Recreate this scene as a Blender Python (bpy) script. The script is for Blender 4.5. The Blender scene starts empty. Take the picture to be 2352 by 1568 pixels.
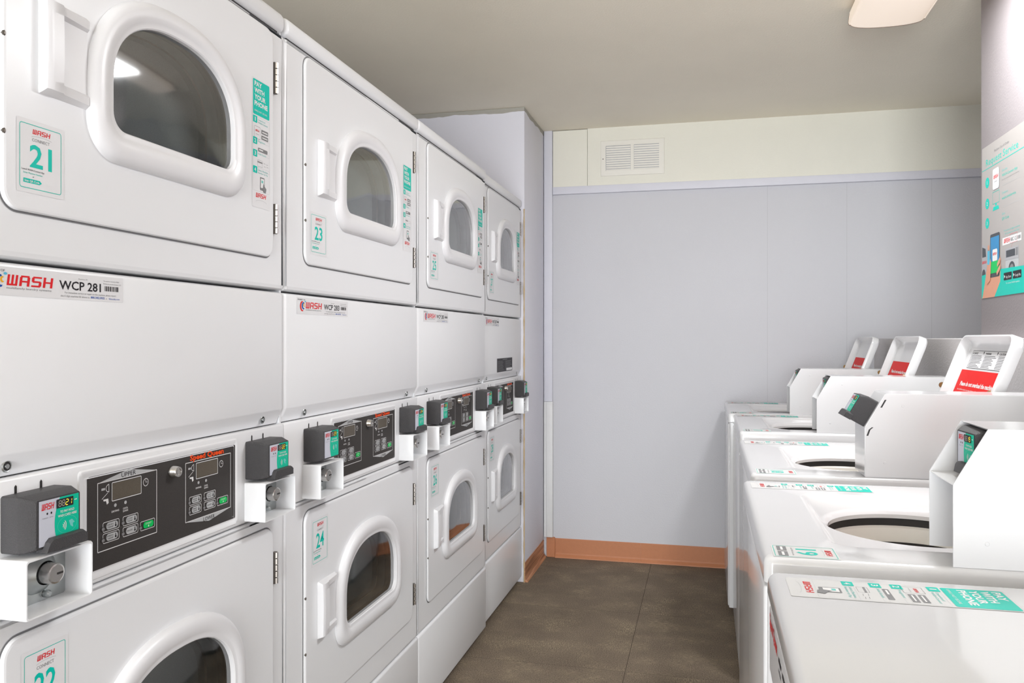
import bpy, bmesh, math, random
from mathutils import Vector, Matrix
random.seed(3)
S = bpy.context.scene
C = S.collection
PI = math.pi

# ------------------------------------------------------------------ camera
F = 1840.0; TH = math.atan(444 / F)
cd = bpy.data.cameras.new('camera'); cam = bpy.data.objects.new('camera', cd); C.objects.link(cam)
cd.sensor_width = 36; cd.lens = 36 * F / 2352; cd.shift_y = -5 / 2352; cd.clip_start = .02
cam.location = (0, 0, 1.25); cam.rotation_euler = (PI / 2, 0, TH)
S.camera = cam
# ------------------------------------------------------------------ world, lights, exposure
w = bpy.data.worlds.new('world'); S.world = w; w.use_nodes = True
w.node_tree.nodes['Background'].inputs[0].default_value = (.9, .95, 1, 1)
w.node_tree.nodes['Background'].inputs[1].default_value = .4
def area(name, loc, rot, sx, sy, power, col):
    l = bpy.data.lights.new(name, 'AREA'); l.shape = 'RECTANGLE'; l.size = sx; l.size_y = sy; l.energy = power; l.color = col
    o = bpy.data.objects.new(name, l); C.objects.link(o); o.location = loc; o.rotation_euler = rot
    return o
area('ceiling_lamp_glow', (.63, 2.28, 2.360), (0, 0, 0), .22, .86, 25, (.97, .985, 1))
area('rear_fill', (-.1, -3.5, 1.0), (math.radians(110), 0, 0), 3.0, 1.9, 95, (.93, .97, 1))  # broad fill lamp added behind the camera; there is no doorway
area('far_rear_fill', (-.1, -6.0, .9), (math.radians(106), 0, 0), 2.6, 1.7, 330, (.93, .97, 1))  # second fill lamp, added farther back to even out the falloff
S.view_settings.view_transform = 'Standard'; S.view_settings.look = 'None'
S.view_settings.gamma = 1; S.view_settings.use_curve_mapping = False
S.view_settings.exposure = 0.10

# ------------------------------------------------------------------ materials
def srgb(r, g, b):
    f = lambda v: (v / 255 / 12.92) if v / 255 <= .04045 else ((v / 255 + .055) / 1.055) ** 2.4
    return (f(r), f(g), f(b), 1)
M = {}
def mat(name, col, rough=.5, metal=0, noise=0, nscale=40, bump=0, bscale=200, coat=0, emit=0, spec=.5):
    m = bpy.data.materials.new(name); m.use_nodes = True; nt = m.node_tree; n = nt.nodes; L = nt.links
    p = n['Principled BSDF']; p.inputs['Roughness'].default_value = rough; p.inputs['Metallic'].default_value = metal
    p.inputs['Specular IOR Level'].default_value = spec
    p.inputs['Coat Weight'].default_value = coat; p.inputs['Coat Roughness'].default_value = .08
    tc = n.new('ShaderNodeNewGeometry')
    nz = n.new('ShaderNodeTexNoise'); nz.inputs['Scale'].default_value = nscale; nz.inputs['Detail'].default_value = 4
    L.new(tc.outputs['Position'], nz.inputs['Vector'])
    mx = n.new('ShaderNodeMix'); mx.data_type = 'RGBA'
    a = tuple(max(0, c * (1 - noise)) for c in col[:3]) + (1,); b = tuple(min(1, c * (1 + noise)) for c in col[:3]) + (1,)
    mx.inputs[6].default_value = a; mx.inputs[7].default_value = b
    L.new(nz.outputs['Fac'], mx.inputs[0]); L.new(mx.outputs[2], p.inputs['Base Color'])
    if bump:
        nb = n.new('ShaderNodeTexNoise'); nb.inputs['Scale'].default_value = bscale; nb.inputs['Detail'].default_value = 3
        L.new(tc.outputs['Position'], nb.inputs['Vector'])
        bp = n.new('ShaderNodeBump'); bp.inputs['Strength'].default_value = bump; bp.inputs['Distance'].default_value = .004
        L.new(nb.outputs['Fac'], bp.inputs['Height']); L.new(bp.outputs['Normal'], p.inputs['Normal'])
    if emit:
        p.inputs['Emission Color'].default_value = col; p.inputs['Emission Strength'].default_value = emit
    M[name] = m
    return m
mat('enamel', (.865, .875, .895, 1), .28, noise=.012, nscale=6, bump=.012, bscale=350)
mat('enamel_washer', (.735, .735, .745, 1), .16, noise=.01, nscale=5, coat=.3)
mat('plastic_white', (.83, .83, .85, 1), .3, noise=.01)
mat('cream_plastic', srgb(236, 233, 224), .3, noise=.02)
mat('shade_seam', srgb(120, 120, 122), .6)  # grey for the shadow line drawn around doors; also a meter case line
mat('dark', srgb(40, 38, 38), .6, noise=.1)
mat('panel_black', srgb(66, 63, 62), .6, noise=.45, nscale=900)
mat('reader_black', srgb(62, 61, 63), .42, noise=.35, nscale=1100, bump=.5, bscale=900)
mat('ink_black', srgb(42, 40, 44), .5); mat('ink_grey', srgb(135, 135, 137), .5); mat('ink_pale', srgb(190, 192, 194), .5)
mat('ink_white', srgb(236, 236, 236), .5)
mat('ink_red', srgb(226, 38, 44), .4); mat('ink_orange', srgb(250, 84, 28), .4)
mat('ink_teal', srgb(0, 200, 182), .4, noise=.02); mat('ink_teal_pale', srgb(120, 205, 198), .5)
mat('ink_blue', srgb(20, 84, 176), .4); mat('ink_yellow', srgb(242, 180, 40), .4); mat('ink_sky', srgb(90, 190, 222), .4)
mat('ink_green', srgb(0, 200, 96), .4)
mat('paper', srgb(234, 234, 236), .45, noise=.01); mat('paper_top', srgb(216, 216, 216), .45, noise=.01)
mat('paper_poster', srgb(176, 171, 168), .35, noise=.01)
mat('label_reader', srgb(205, 208, 220), .4); mat('reader_teal', srgb(0, 196, 160), .4, noise=.02)
mat('lcd', srgb(92, 84, 72), .35, noise=.35, nscale=700)
mat('digit_off', srgb(176, 172, 160), .5)
mat('digit_lit', srgb(240, 220, 60), .5, emit=.7)
mat('chrome', (.62, .60, .58, 1), .22, metal=1, noise=.03); mat('brass', srgb(140, 118, 78), .35, metal=1, noise=.1)
mat('galvanised', (.52, .55, .55, 1), .33, metal=1, noise=.18, nscale=45)
mat('steel_dark', srgb(112, 106, 100), .4, metal=.8, noise=.25, nscale=160)
mat('screen_grey', srgb(140, 143, 142), .5, noise=.45, nscale=800)
mat('drum_grey', srgb(110, 112, 112), .6, noise=.25, nscale=500)
mat('tub_metal', srgb(240, 238, 232), .3, noise=.03)
mat('ceiling_paint', srgb(247, 240, 223), .9, noise=.05, nscale=2.2, bump=.3, bscale=130)
mat('cream_paint', srgb(234, 232, 220), .7, noise=.015, nscale=8, bump=.25, bscale=120)
mat('lavender_trim', srgb(220, 220, 229), .55, noise=.02, nscale=12, bump=.15, bscale=150)
mat('grey_paint', srgb(222, 218, 218), .7, noise=.06, nscale=9, bump=.2, bscale=140)
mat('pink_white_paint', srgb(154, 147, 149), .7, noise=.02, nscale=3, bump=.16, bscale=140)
mat('vinyl_orange', srgb(190, 124, 84), .5, noise=.07, nscale=60, bump=.2, bscale=300)
mat('caulk', srgb(206, 180, 140), .7, noise=.15, nscale=30)
mat('white_wood', srgb(226, 226, 226), .5, noise=.05, nscale=20)
mat('light_pan', srgb(176, 160, 146), .6, noise=.02)
mat('notice_red', srgb(228, 30, 28), .55, noise=.02)
mat('skin', srgb(222, 160, 132), .6, noise=.05); mat('poster_blue', srgb(40, 140, 196), .4); mat('poster_dark', srgb(70, 74, 80), .5)
mat('van_grey', srgb(176, 176, 180), .5, noise=.05)

for k_ in M:
    if k_.startswith('ink_') or k_ in ('notice_red', 'reader_teal', 'label_reader', 'paper', 'paper_top', 'panel_black'): M[k_].node_tree.nodes['Principled BSDF'].inputs['Specular IOR Level'].default_value = .2
def nodes(m): return m.node_tree, m.node_tree.nodes, m.node_tree.links
# painted walls: fine roller bump, faint board joints on the far wall
def wall_mat(name, col, joints=(), top_edge=None):
    m = mat(name, col, .72, noise=.025, nscale=2.5, bump=.2, bscale=140); nt, n, L = nodes(m)
    p = n['Principled BSDF']; src = p.inputs['Base Color'].links[0].from_socket
    g = n.new('ShaderNodeNewGeometry'); sep = n.new('ShaderNodeSeparateXYZ'); L.new(g.outputs['Position'], sep.inputs[0])
    for j in joints:
        a = n.new('ShaderNodeMath'); a.operation = 'SUBTRACT'; a.inputs[1].default_value = j; L.new(sep.outputs[0], a.inputs[0])
        b = n.new('ShaderNodeMath'); b.operation = 'ABSOLUTE'; L.new(a.outputs[0], b.inputs[0])
        c = n.new('ShaderNodeMath'); c.operation = 'LESS_THAN'; c.inputs[1].default_value = .0012; L.new(b.outputs[0], c.inputs[0])
        x = n.new('ShaderNodeMix'); x.data_type = 'RGBA'; L.new(c.outputs[0], x.inputs[0]); L.new(src, x.inputs[6])
        x.inputs[7].default_value = tuple(v * .86 for v in col[:3]) + (1,); src = x.outputs[2]
    if top_edge:
        nz = n.new('ShaderNodeTexNoise'); nz.inputs['Scale'].default_value = 9; L.new(g.outputs['Position'], nz.inputs['Vector'])
        q = n.new('ShaderNodeMath'); q.operation = 'MULTIPLY_ADD'; q.inputs[1].default_value = .035; L.new(nz.outputs['Fac'], q.inputs[0]); L.new(sep.outputs[2], q.inputs[2])
        c = n.new('ShaderNodeMath'); c.operation = 'GREATER_THAN'; c.inputs[1].default_value = 2.439; L.new(q.outputs[0], c.inputs[0])
        x = n.new('ShaderNodeMix'); x.data_type = 'RGBA'; L.new(c.outputs[0], x.inputs[0]); L.new(src, x.inputs[6]); x.inputs[7].default_value = top_edge; src = x.outputs[2]
    L.new(src, p.inputs['Base Color'])
    return m
wall_mat('wall_paint', srgb(207, 207, 212), joints=(.327, .728, 1.138))
wall_mat('column_paint', srgb(234, 234, 243), top_edge=srgb(176, 173, 165))
# carpet tiles
def carpet():
    m = bpy.data.materials.new('carpet_tiles'); m.use_nodes = True; nt, n, L = nodes(m); p = n['Principled BSDF']
    p.inputs['Roughness'].default_value = .95; p.inputs['Specular IOR Level'].default_value = .1
    g = n.new('ShaderNodeNewGeometry')
    mp = n.new('ShaderNodeMapping'); mp.inputs['Location'].default_value = (.2932 + 6.55, -3.685 + 13.1, 0); L.new(g.outputs['Position'], mp.inputs[0])
    def M2(op, a, b=None, c=None):
        x = n.new('ShaderNodeMath'); x.operation = op
        for i, v in enumerate((a, b, c)):
            if v is None: continue
            if isinstance(v, (int, float)): x.inputs[i].default_value = v
            else: L.new(v, x.inputs[i])
        return x.outputs[0]
    sep = n.new('ShaderNodeSeparateXYZ'); L.new(mp.outputs[0], sep.inputs[0])
    tx = M2('DIVIDE', sep.outputs[0], .655); ty = M2('DIVIDE', sep.outputs[1], .655)
    fx = M2('FRACT', tx); fy = M2('FRACT', ty)
    par = M2('MODULO', M2('ADD', M2('FLOOR', tx), M2('FLOOR', ty)), 2)
    ex = M2('MINIMUM', fx, M2('SUBTRACT', 1, fx)); ey = M2('MINIMUM', fy, M2('SUBTRACT', 1, fy))
    line = M2('MULTIPLY', M2('MAXIMUM', M2('LESS_THAN', ex, .0021), M2('MULTIPLY', M2('LESS_THAN', ey, .002), .6)), .62)
    def streak(sc, mask_scale, off):
        a = n.new('ShaderNodeMapping'); a.inputs['Scale'].default_value = sc; a.inputs['Location'].default_value = off; L.new(g.outputs['Position'], a.inputs[0])
        z = n.new('ShaderNodeTexNoise'); z.inputs['Scale'].default_value = 1; z.inputs['Detail'].default_value = 2; L.new(a.outputs[0], z.inputs['Vector'])
        k = n.new('ShaderNodeTexNoise'); k.inputs['Scale'].default_value = mask_scale; k.inputs['Detail'].default_value = 3
        b = n.new('ShaderNodeMapping'); b.inputs['Location'].default_value = off; L.new(g.outputs['Position'], b.inputs[0]); L.new(b.outputs[0], k.inputs['Vector'])
        s1 = n.new('ShaderNodeMapRange'); s1.inputs[1].default_value = .46; s1.inputs[2].default_value = .62; L.new(z.outputs['Fac'], s1.inputs[0])
        s2 = n.new('ShaderNodeMapRange'); s2.inputs[1].default_value = .45; s2.inputs[2].default_value = .75; L.new(k.outputs['Fac'], s2.inputs[0])
        return M2('MULTIPLY', s1.outputs[0], s2.outputs[0])
    sA = streak((420, 45, 1), 7, (0, 0, 0)); sB = streak((45, 420, 1), 8, (3, 5, 0))
    st = M2('ADD', M2('MULTIPLY', sA, M2('SUBTRACT', 1.0, M2('MULTIPLY', par, .75))), M2('MULTIPLY', sB, M2('ADD', .25, M2('MULTIPLY', par, .75))))
    fine = n.new('ShaderNodeTexNoise'); fine.inputs['Scale'].default_value = 230; fine.inputs['Detail'].default_value = 2; L.new(g.outputs['Position'], fine.inputs['Vector'])
    big = n.new('ShaderNodeTexNoise'); big.inputs['Scale'].default_value = 3; L.new(g.outputs['Position'], big.inputs['Vector'])
    c1 = n.new('ShaderNodeMix'); c1.data_type = 'RGBA'; c1.inputs[6].default_value = srgb(50, 42, 36); c1.inputs[7].default_value = srgb(160, 144, 126)
    L.new(M2('ADD', M2('MULTIPLY', M2('ADD', M2('MULTIPLY', M2('SUBTRACT', fine.outputs['Fac'], .5), 1.8), .5), .75), M2('MULTIPLY', big.outputs['Fac'], .35)), c1.inputs[0])
    c2 = n.new('ShaderNodeMix'); c2.data_type = 'RGBA'; c2.inputs[7].default_value = srgb(196, 180, 148); L.new(c1.outputs[2], c2.inputs[6])
    L.new(M2('MULTIPLY', st, .6), c2.inputs[0])
    c3 = n.new('ShaderNodeMix'); c3.data_type = 'RGBA'; c3.inputs[7].default_value = srgb(40, 35, 30); L.new(c2.outputs[2], c3.inputs[6]); L.new(line, c3.inputs[0])
    L.new(c3.outputs[2], p.inputs['Base Color'])
    bp = n.new('ShaderNodeBump'); bp.inputs['Strength'].default_value = .5; bp.inputs['Distance'].default_value = .003
    L.new(fine.outputs['Fac'], bp.inputs['Height']); L.new(bp.outputs['Normal'], p.inputs['Normal'])
    M['carpet'] = m
carpet()
# brown wood-grain cove base
def woodbase():
    m = bpy.data.materials.new('woodgrain'); m.use_nodes = True; nt, n, L = nodes(m); p = n['Principled BSDF']; p.inputs['Roughness'].default_value = .4
    g = n.new('ShaderNodeNewGeometry'); mp = n.new('ShaderNodeMapping'); mp.inputs['Scale'].default_value = (30, 3, 120); L.new(g.outputs['Position'], mp.inputs[0])
    z = n.new('ShaderNodeTexNoise'); z.inputs['Scale'].default_value = 1; z.inputs['Detail'].default_value = 3; L.new(mp.outputs[0], z.inputs['Vector'])
    r = n.new('ShaderNodeMapRange'); r.inputs[1].default_value = .4; r.inputs[2].default_value = .6; L.new(z.outputs['Fac'], r.inputs[0])
    x = n.new('ShaderNodeMix'); x.data_type = 'RGBA'; x.inputs[6].default_value = srgb(150, 98, 70); x.inputs[7].default_value = srgb(206, 150, 112); L.new(r.outputs[0], x.inputs[0])
    L.new(x.outputs[2], p.inputs['Base Color']); M['woodgrain'] = m
woodbase()
# door glass: see-through tinted pane with a clear mirror coat
def glass():
    m = bpy.data.materials.new('door_glass'); m.use_nodes = True; nt, n, L = nodes(m); n.remove(n['Principled BSDF'])
    out = n['Material Output']; t = n.new('ShaderNodeBsdfTransparent'); t.inputs[0].default_value = (.80, .84, .84, 1)
    g = n.new('ShaderNodeBsdfGlossy'); g.inputs['Roughness'].default_value = .06; g.inputs[0].default_value = (.95, .95, .95, 1)
    f = n.new('ShaderNodeFresnel'); f.inputs[0].default_value = 1.5
    nz = n.new('ShaderNodeTexNoise'); nz.inputs['Scale'].default_value = 30
    a = n.new('ShaderNodeMath'); a.operation = 'MULTIPLY_ADD'; a.inputs[1].default_value = 1.6; a.inputs[2].default_value = .09; L.new(f.outputs[0], a.inputs[0])
    x = n.new('ShaderNodeMixShader'); L.new(a.outputs[0], x.inputs[0]); L.new(t.outputs[0], x.inputs[1]); L.new(g.outputs[0], x.inputs[2]); L.new(x.outputs[0], out.inputs[0])
    M['door_glass'] = m
glass()
# ribbed lamp lens, glowing
def lens():
    m = bpy.data.materials.new('lamp_lens'); m.use_nodes = True; nt, n, L = nodes(m); p = n['Principled BSDF']
    p.inputs['Base Color'].default_value = (.8, .76, .7, 1); p.inputs['Roughness'].default_value = .35
    g = n.new('ShaderNodeNewGeometry'); wv = n.new('ShaderNodeTexWave'); wv.inputs['Scale'].default_value = 42; wv.bands_direction = 'DIAGONAL'; L.new(g.outputs['Position'], wv.inputs['Vector'])
    x = n.new('ShaderNodeMix'); x.data_type = 'RGBA'; x.inputs[6].default_value = (1, .74, .55, 1); x.inputs[7].default_value = (1, .84, .68, 1); L.new(wv.outputs['Fac'], x.inputs[0])
    L.new(x.outputs[2], p.inputs['Emission Color']); p.inputs['Emission Strength'].default_value = .42
    M['lamp_lens'] = m
lens()

# ------------------------------------------------------------------ mesh helpers
class MB:
    def __init__(s): s.v = []; s.f = []; s.m = []; s.s = []; s.mats = []
    def mi(s, name):
        if name not in s.mats: s.mats.append(name)
        return s.mats.index(name)
    def face(s, idx, mi, smooth=False): s.f.append(idx); s.m.append(mi); s.s.append(smooth)
    def add(s, verts, faces, material, smooth=False):
        b = len(s.v); k = s.mi(material); s.v += [tuple(v) for v in verts]
        for f in faces: s.face([b + i for i in f], k, smooth)
    def bm(s, bmh, material, smooth=False):
        bmh.verts.index_update(); s.add([v.co[:] for v in bmh.verts], [[v.index for v in f.verts] for f in bmh.faces], material, smooth); bmh.free()
    def box(s, x0, x1, y0, y1, z0, z1, material, bev=0, seg=2, smooth=False):
        b = bmesh.new(); bmesh.ops.create_cube(b, size=1)
        for v in b.verts: v.co = Vector(((x0 + x1) / 2 + v.co.x * (x1 - x0), (y0 + y1) / 2 + v.co.y * (y1 - y0), (z0 + z1) / 2 + v.co.z * (z1 - z0)))
        if bev: bmesh.ops.bevel(b, geom=b.edges[:], offset=bev, segments=seg, affect='EDGES', profile=.5, clamp_overlap=True)
        s.bm(b, material, smooth or bev > 0)
    def loft(s, loops, material, cap0=False, cap1=False, smooth=True, closed=True):
        b = len(s.v); k = s.mi(material); n = len(loops[0])
        for lp in loops: s.v += [tuple(v) for v in lp]
        for j in range(len(loops) - 1):
            for i in range(n if closed else n - 1):
                i2 = (i + 1) % n; s.face([b + j * n + i, b + j * n + i2, b + (j + 1) * n + i2, b + (j + 1) * n + i], k, smooth)
        if cap0: s.face([b + i for i in range(n)][::-1], k)
        if cap1: s.face([b + (len(loops) - 1) * n + i for i in range(n)], k)
    def build(s, name, parent=None, key=None):
        me = bpy.data.meshes.new(name); me.from_pydata(s.v, [], s.f)
        for m in s.mats: me.materials.append(M[m])
        me.polygons.foreach_set('material_index', s.m); me.polygons.foreach_set('use_smooth', s.s)
        me.update()
        if any(s.s):
            b = bmesh.new(); b.from_mesh(me); bmesh.ops.remove_doubles(b, verts=b.verts, dist=1e-6)
            for e in b.edges:
                if len(e.link_faces) == 2 and e.calc_face_angle(0) > math.radians(38): e.smooth = False
            b.to_mesh(me); b.free()
        if key: CACHE[key] = me
        return link(name, me, parent)
CACHE = {}
def link(name, me, parent=None):
    o = bpy.data.objects.new(name, me); C.objects.link(o); o.parent = parent
    return o
def part(name, parent, key, fn):
    if key in CACHE: return link(name, CACHE[key], parent)
    b = MB(); fn(b); return b.build(name, parent, key)
def empty(name, loc, rz, sx, label, cat, group=None):
    o = bpy.data.objects.new(name, None); C.objects.link(o); o.location = loc; o.rotation_euler = (0, 0, rz); o.scale = (sx, 1, 1); o.empty_display_size = .1
    return tag(o, label, cat, group)
def tag(o, label, cat, group=None):
    o['label'] = label; o['category'] = cat
    if group: o['group'] = group
    return o
def struct(name, mb, parent=None):
    o = mb.build(name, parent)
    if not parent: o['kind'] = 'structure'
    return o
def rrect(x0, x1, z0, z1, r, n=24):
    k = n // 4; P = []
    for (cx, cz, a0) in ((x0 + r, z0 + r, PI), (x1 - r, z0 + r, 1.5 * PI), (x1 - r, z1 - r, 0), (x0 + r, z1 - r, .5 * PI)):
        for i in range(k): a = a0 + (PI / 2) * i / (k - 1); P.append((cx + r * math.cos(a), cz + r * math.sin(a)))
    return P
def arch(x0, x1, z0, z1, rb, g=0, n=56):
    "closed outline: flat foot with round corners, domed top; g grows it"
    x0 -= g; x1 += g; z0 -= g; z1 += g; rb += g * .7
    P = []; k = 10; zm = z0 + (z1 - z0) * .36
    for i in range(k): a = PI + (PI / 2) * i / (k - 1); P.append((x0 + rb + rb * math.cos(a), z0 + rb + rb * math.sin(a)))
    for i in range(k): a = 1.5 * PI + (PI / 2) * i / (k - 1); P.append((x1 - rb + rb * math.cos(a), z0 + rb + rb * math.sin(a)))
    cx = (x0 + x1) / 2; A = (x1 - x0) / 2; B = z1 - zm; q = 2 / 2.35; m = n - 2 * k
    for i in range(m):
        a = PI * i / (m - 1); c, s_ = math.cos(a), math.sin(a)
        P.append((cx + A * math.copysign(abs(c) ** q, c), zm + B * abs(s_) ** q))
    return P
def inset2(P, d):
    "shrink a closed CCW outline towards its centroid-normal by d"
    n = len(P); R = []
    for i in range(n):
        (ax, ay), (bx, by) = P[i - 1], P[(i + 1) % n]; tx, ty = bx - ax, by - ay; l = math.hypot(tx, ty) or 1
        R.append((P[i][0] - ty / l * d, P[i][1] + tx / l * d))
    return R

# ------------------------------------------------------------------ print on labels: text and flat shapes
TX = {}
def glyphs(s, bold):
    if (s, bold) in TX: return TX[(s, bold)]
    c = bpy.data.curves.new('t', 'FONT'); c.body = s; c.resolution_u = 2; c.offset = .035 if bold == 2 else (.018 if bold else 0); c.fill_mode = 'FRONT'
    o = bpy.data.objects.new('t', c); C.objects.link(o)
    dg = bpy.context.evaluated_depsgraph_get(); me = bpy.data.meshes.new_from_object(o.evaluated_get(dg))
    V = [(v.co.x, v.co.y) for v in me.vertices]; Fc = [list(p.vertices) for p in me.polygons]
    bpy.data.objects.remove(o); bpy.data.curves.remove(c); bpy.data.meshes.remove(me)
    x0 = min(v[0] for v in V); x1 = max(v[0] for v in V)
    V = [((x - x0) / (x1 - x0), y / .729) for x, y in V]
    TX[(s, bold)] = (V, Fc, (x1 - x0) / .729)
    return TX[(s, bold)]
class Decal(MB):
    "flat print in a frame O + u*U + v*V, stacked outward along N"
    def __init__(s, O, U, V, N, step=.00022):
        super().__init__(); s.O, s.U, s.V, s.N = Vector(O), Vector(U), Vector(V), Vector(N); s.st = step; s.base = .0004
    def pt(s, u, v, l): return s.O + s.U * u + s.V * v + s.N * (s.base + s.st * l)
    def poly(s, P, m, l=0): s.add([s.pt(u, v, l) for u, v in P], [list(range(len(P)))], m)
    def rect(s, u0, u1, v0, v1, m, l=0, r=0):
        s.poly(rrect(u0, u1, v0, v1, r, 16) if r else [(u0, v0), (u1, v0), (u1, v1), (u0, v1)], m, l)
    def frame(s, u0, u1, v0, v1, t, m, l=0, r=.002):
        A = rrect(u0, u1, v0, v1, r, 24); B = rrect(u0 + t, u1 - t, v0 + t, v1 - t, max(r - t, .0003), 24)
        s.loft([[s.pt(u, v, l) for u, v in A], [s.pt(u, v, l) for u, v in B]], m, smooth=False)
    def line(s, P, t, m, l=0):
        for (a, b), (c, d) in zip(P, P[1:]):
            dx, dy = c - a, d - b; q = math.hypot(dx, dy) or 1; nx, ny = -dy / q * t / 2, dx / q * t / 2
            s.poly([(a - nx, b - ny), (c - nx, d - ny), (c + nx, d + ny), (a + nx, b + ny)], m, l)
    def ell(s, u, v, ru, rv, m, l=0, n=16): s.poly([(u + ru * math.cos(2 * PI * i / n), v + rv * math.sin(2 * PI * i / n)) for i in range(n)], m, l)
    def arc(s, u, v, ru, rv, a0, a1, t, m, l=0, n=10):
        s.line([(u + ru * math.cos(a0 + (a1 - a0) * i / n), v + rv * math.sin(a0 + (a1 - a0) * i / n)) for i in range(n + 1)], t, m, l)
    def text(s, str_, u, v, h, m, l=1, w=None, align='l', bold=0, shear=0):
        V, Fc, asp = glyphs(str_, bold); w = w if w else asp * h
        if align == 'c': u -= w / 2
        if align == 'r': u -= w
        b = len(s.v); k = s.mi(m); s.v += [tuple(s.pt(u + x * w + y * h * shear, v + y * h, l)) for x, y in V]
        for f in Fc: s.face([b + i for i in f], k)
    def wash(s, u, v, w, h, m, l=1):
        sh = .16; lw = w * .215; gap = (w - 4 * lw) / 3.4; t = .26
        R = {'W': [(0, .22, .0, 1), (.39, .61, 0, 1), (.78, 1, 0, 1), (.1, .9, 0, .16)], 'A': [(0, .25, 0, .86), (.75, 1, 0, .86), (.08, .92, .84, 1), (.2, .8, .36, .52)],
             'S': [(.1, 1, .84, 1), (0, .26, .5, .9), (.1, .9, .42, .58), (.74, 1, .1, .5), (0, .9, 0, .16)], 'H': [(0, .25, 0, 1), (.75, 1, 0, 1), (.2, .8, .42, .58)]}
        for i, c in enumerate('WASH'):
            x0 = u + i * (lw + gap)
            for q_, (a, b_, c_, d) in enumerate(R[c]):
                f = lambda x, y: (x0 + x * lw + y * h * sh, v + y * h)
                s.poly([f(a, c_), f(b_, c_), f(b_, d), f(a, d)], m, l + .14 * q_)
def FR(x, z, y=0): return ((x, y, z), (1, 0, 0), (0, 0, 1), (0, -1, 0))      # print facing the front of a machine
def TOPF(x, y, z): return ((x, y, z), (1, 0, 0), (0, 1, 0), (0, 0, 1))       # print lying on a top
SEG = {'0': 'abcdef', '1': 'bc', '2': 'abged', '3': 'abgcd', '4': 'fgbc', '5': 'afgcd', '6': 'afgedc', '7': 'abc', '8': 'abcdefg', '9': 'abcdfg', '-': 'g'}
def seg7(d, s, u, v, w, h, m, l=2):
    t = h * .13; Q = {'a': ((.1, 1), (.9, 1)), 'b': ((1, .93), (1, .57)), 'c': ((1, .43), (1, .07)), 'd': ((.1, 0), (.9, 0)), 'e': ((0, .43), (0, .07)), 'f': ((0, .93), (0, .57)), 'g': ((.1, .5), (.9, .5))}
    for i, ch in enumerate(s):
        for k in SEG[ch]:
            (a, b), (c, e) = Q[k]; x = u + i * w * 1.42
            d.line([(x + a * w + b * h * .08, v + b * h), (x + c * w + e * h * .08, v + e * h)], t, m, l)

def number_sticker(parent, fr, w, h, num, kx=1):
    d = Decal(*fr)
    d.rect(-.005 * kx, w + .005 * kx, -.006, h + .006, 'paper', 0, .003); d.frame(0, w, 0, h, .0009, 'ink_teal', 1, .004)
    d.wash(.3 * w, .86 * h, .42 * w, .075 * h, 'ink_red', 1); d.arc(.52 * w, .80 * h, .26 * w, .035 * h, .4, PI - .4, .0005, 'ink_pale', 1)
    d.text('CONNECT', .5 * w, .745 * h, .05 * h, 'ink_grey', 1, w=.42 * w, align='c')
    d.text(num, .50 * w, .345 * h, .36 * h, 'ink_teal', 1, w=.53 * w, align='c', bold=1)
    d.text('Launch WASH-Connect App', .05 * w, .275 * h, .03 * h, 'ink_black', 1, w=.53 * w)
    d.text('Enter Machine Number', .09 * w, .225 * h, .028 * h, 'ink_teal', 1, w=.45 * w)
    d.text('or', .3 * w, .178 * h, .026 * h, 'ink_black', 1)
    d.poly([(.09 * w, .085 * h), (.47 * w, .085 * h), (.52 * w, .115 * h), (.47 * w, .15 * h), (.09 * w, .15 * h)], 'ink_teal', 1)
    d.text('Scan QR Code', .11 * w, .10 * h, .034 * h, 'ink_white', 2, w=.35 * w, bold=1)
    return d.build('number_sticker', parent)
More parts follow.
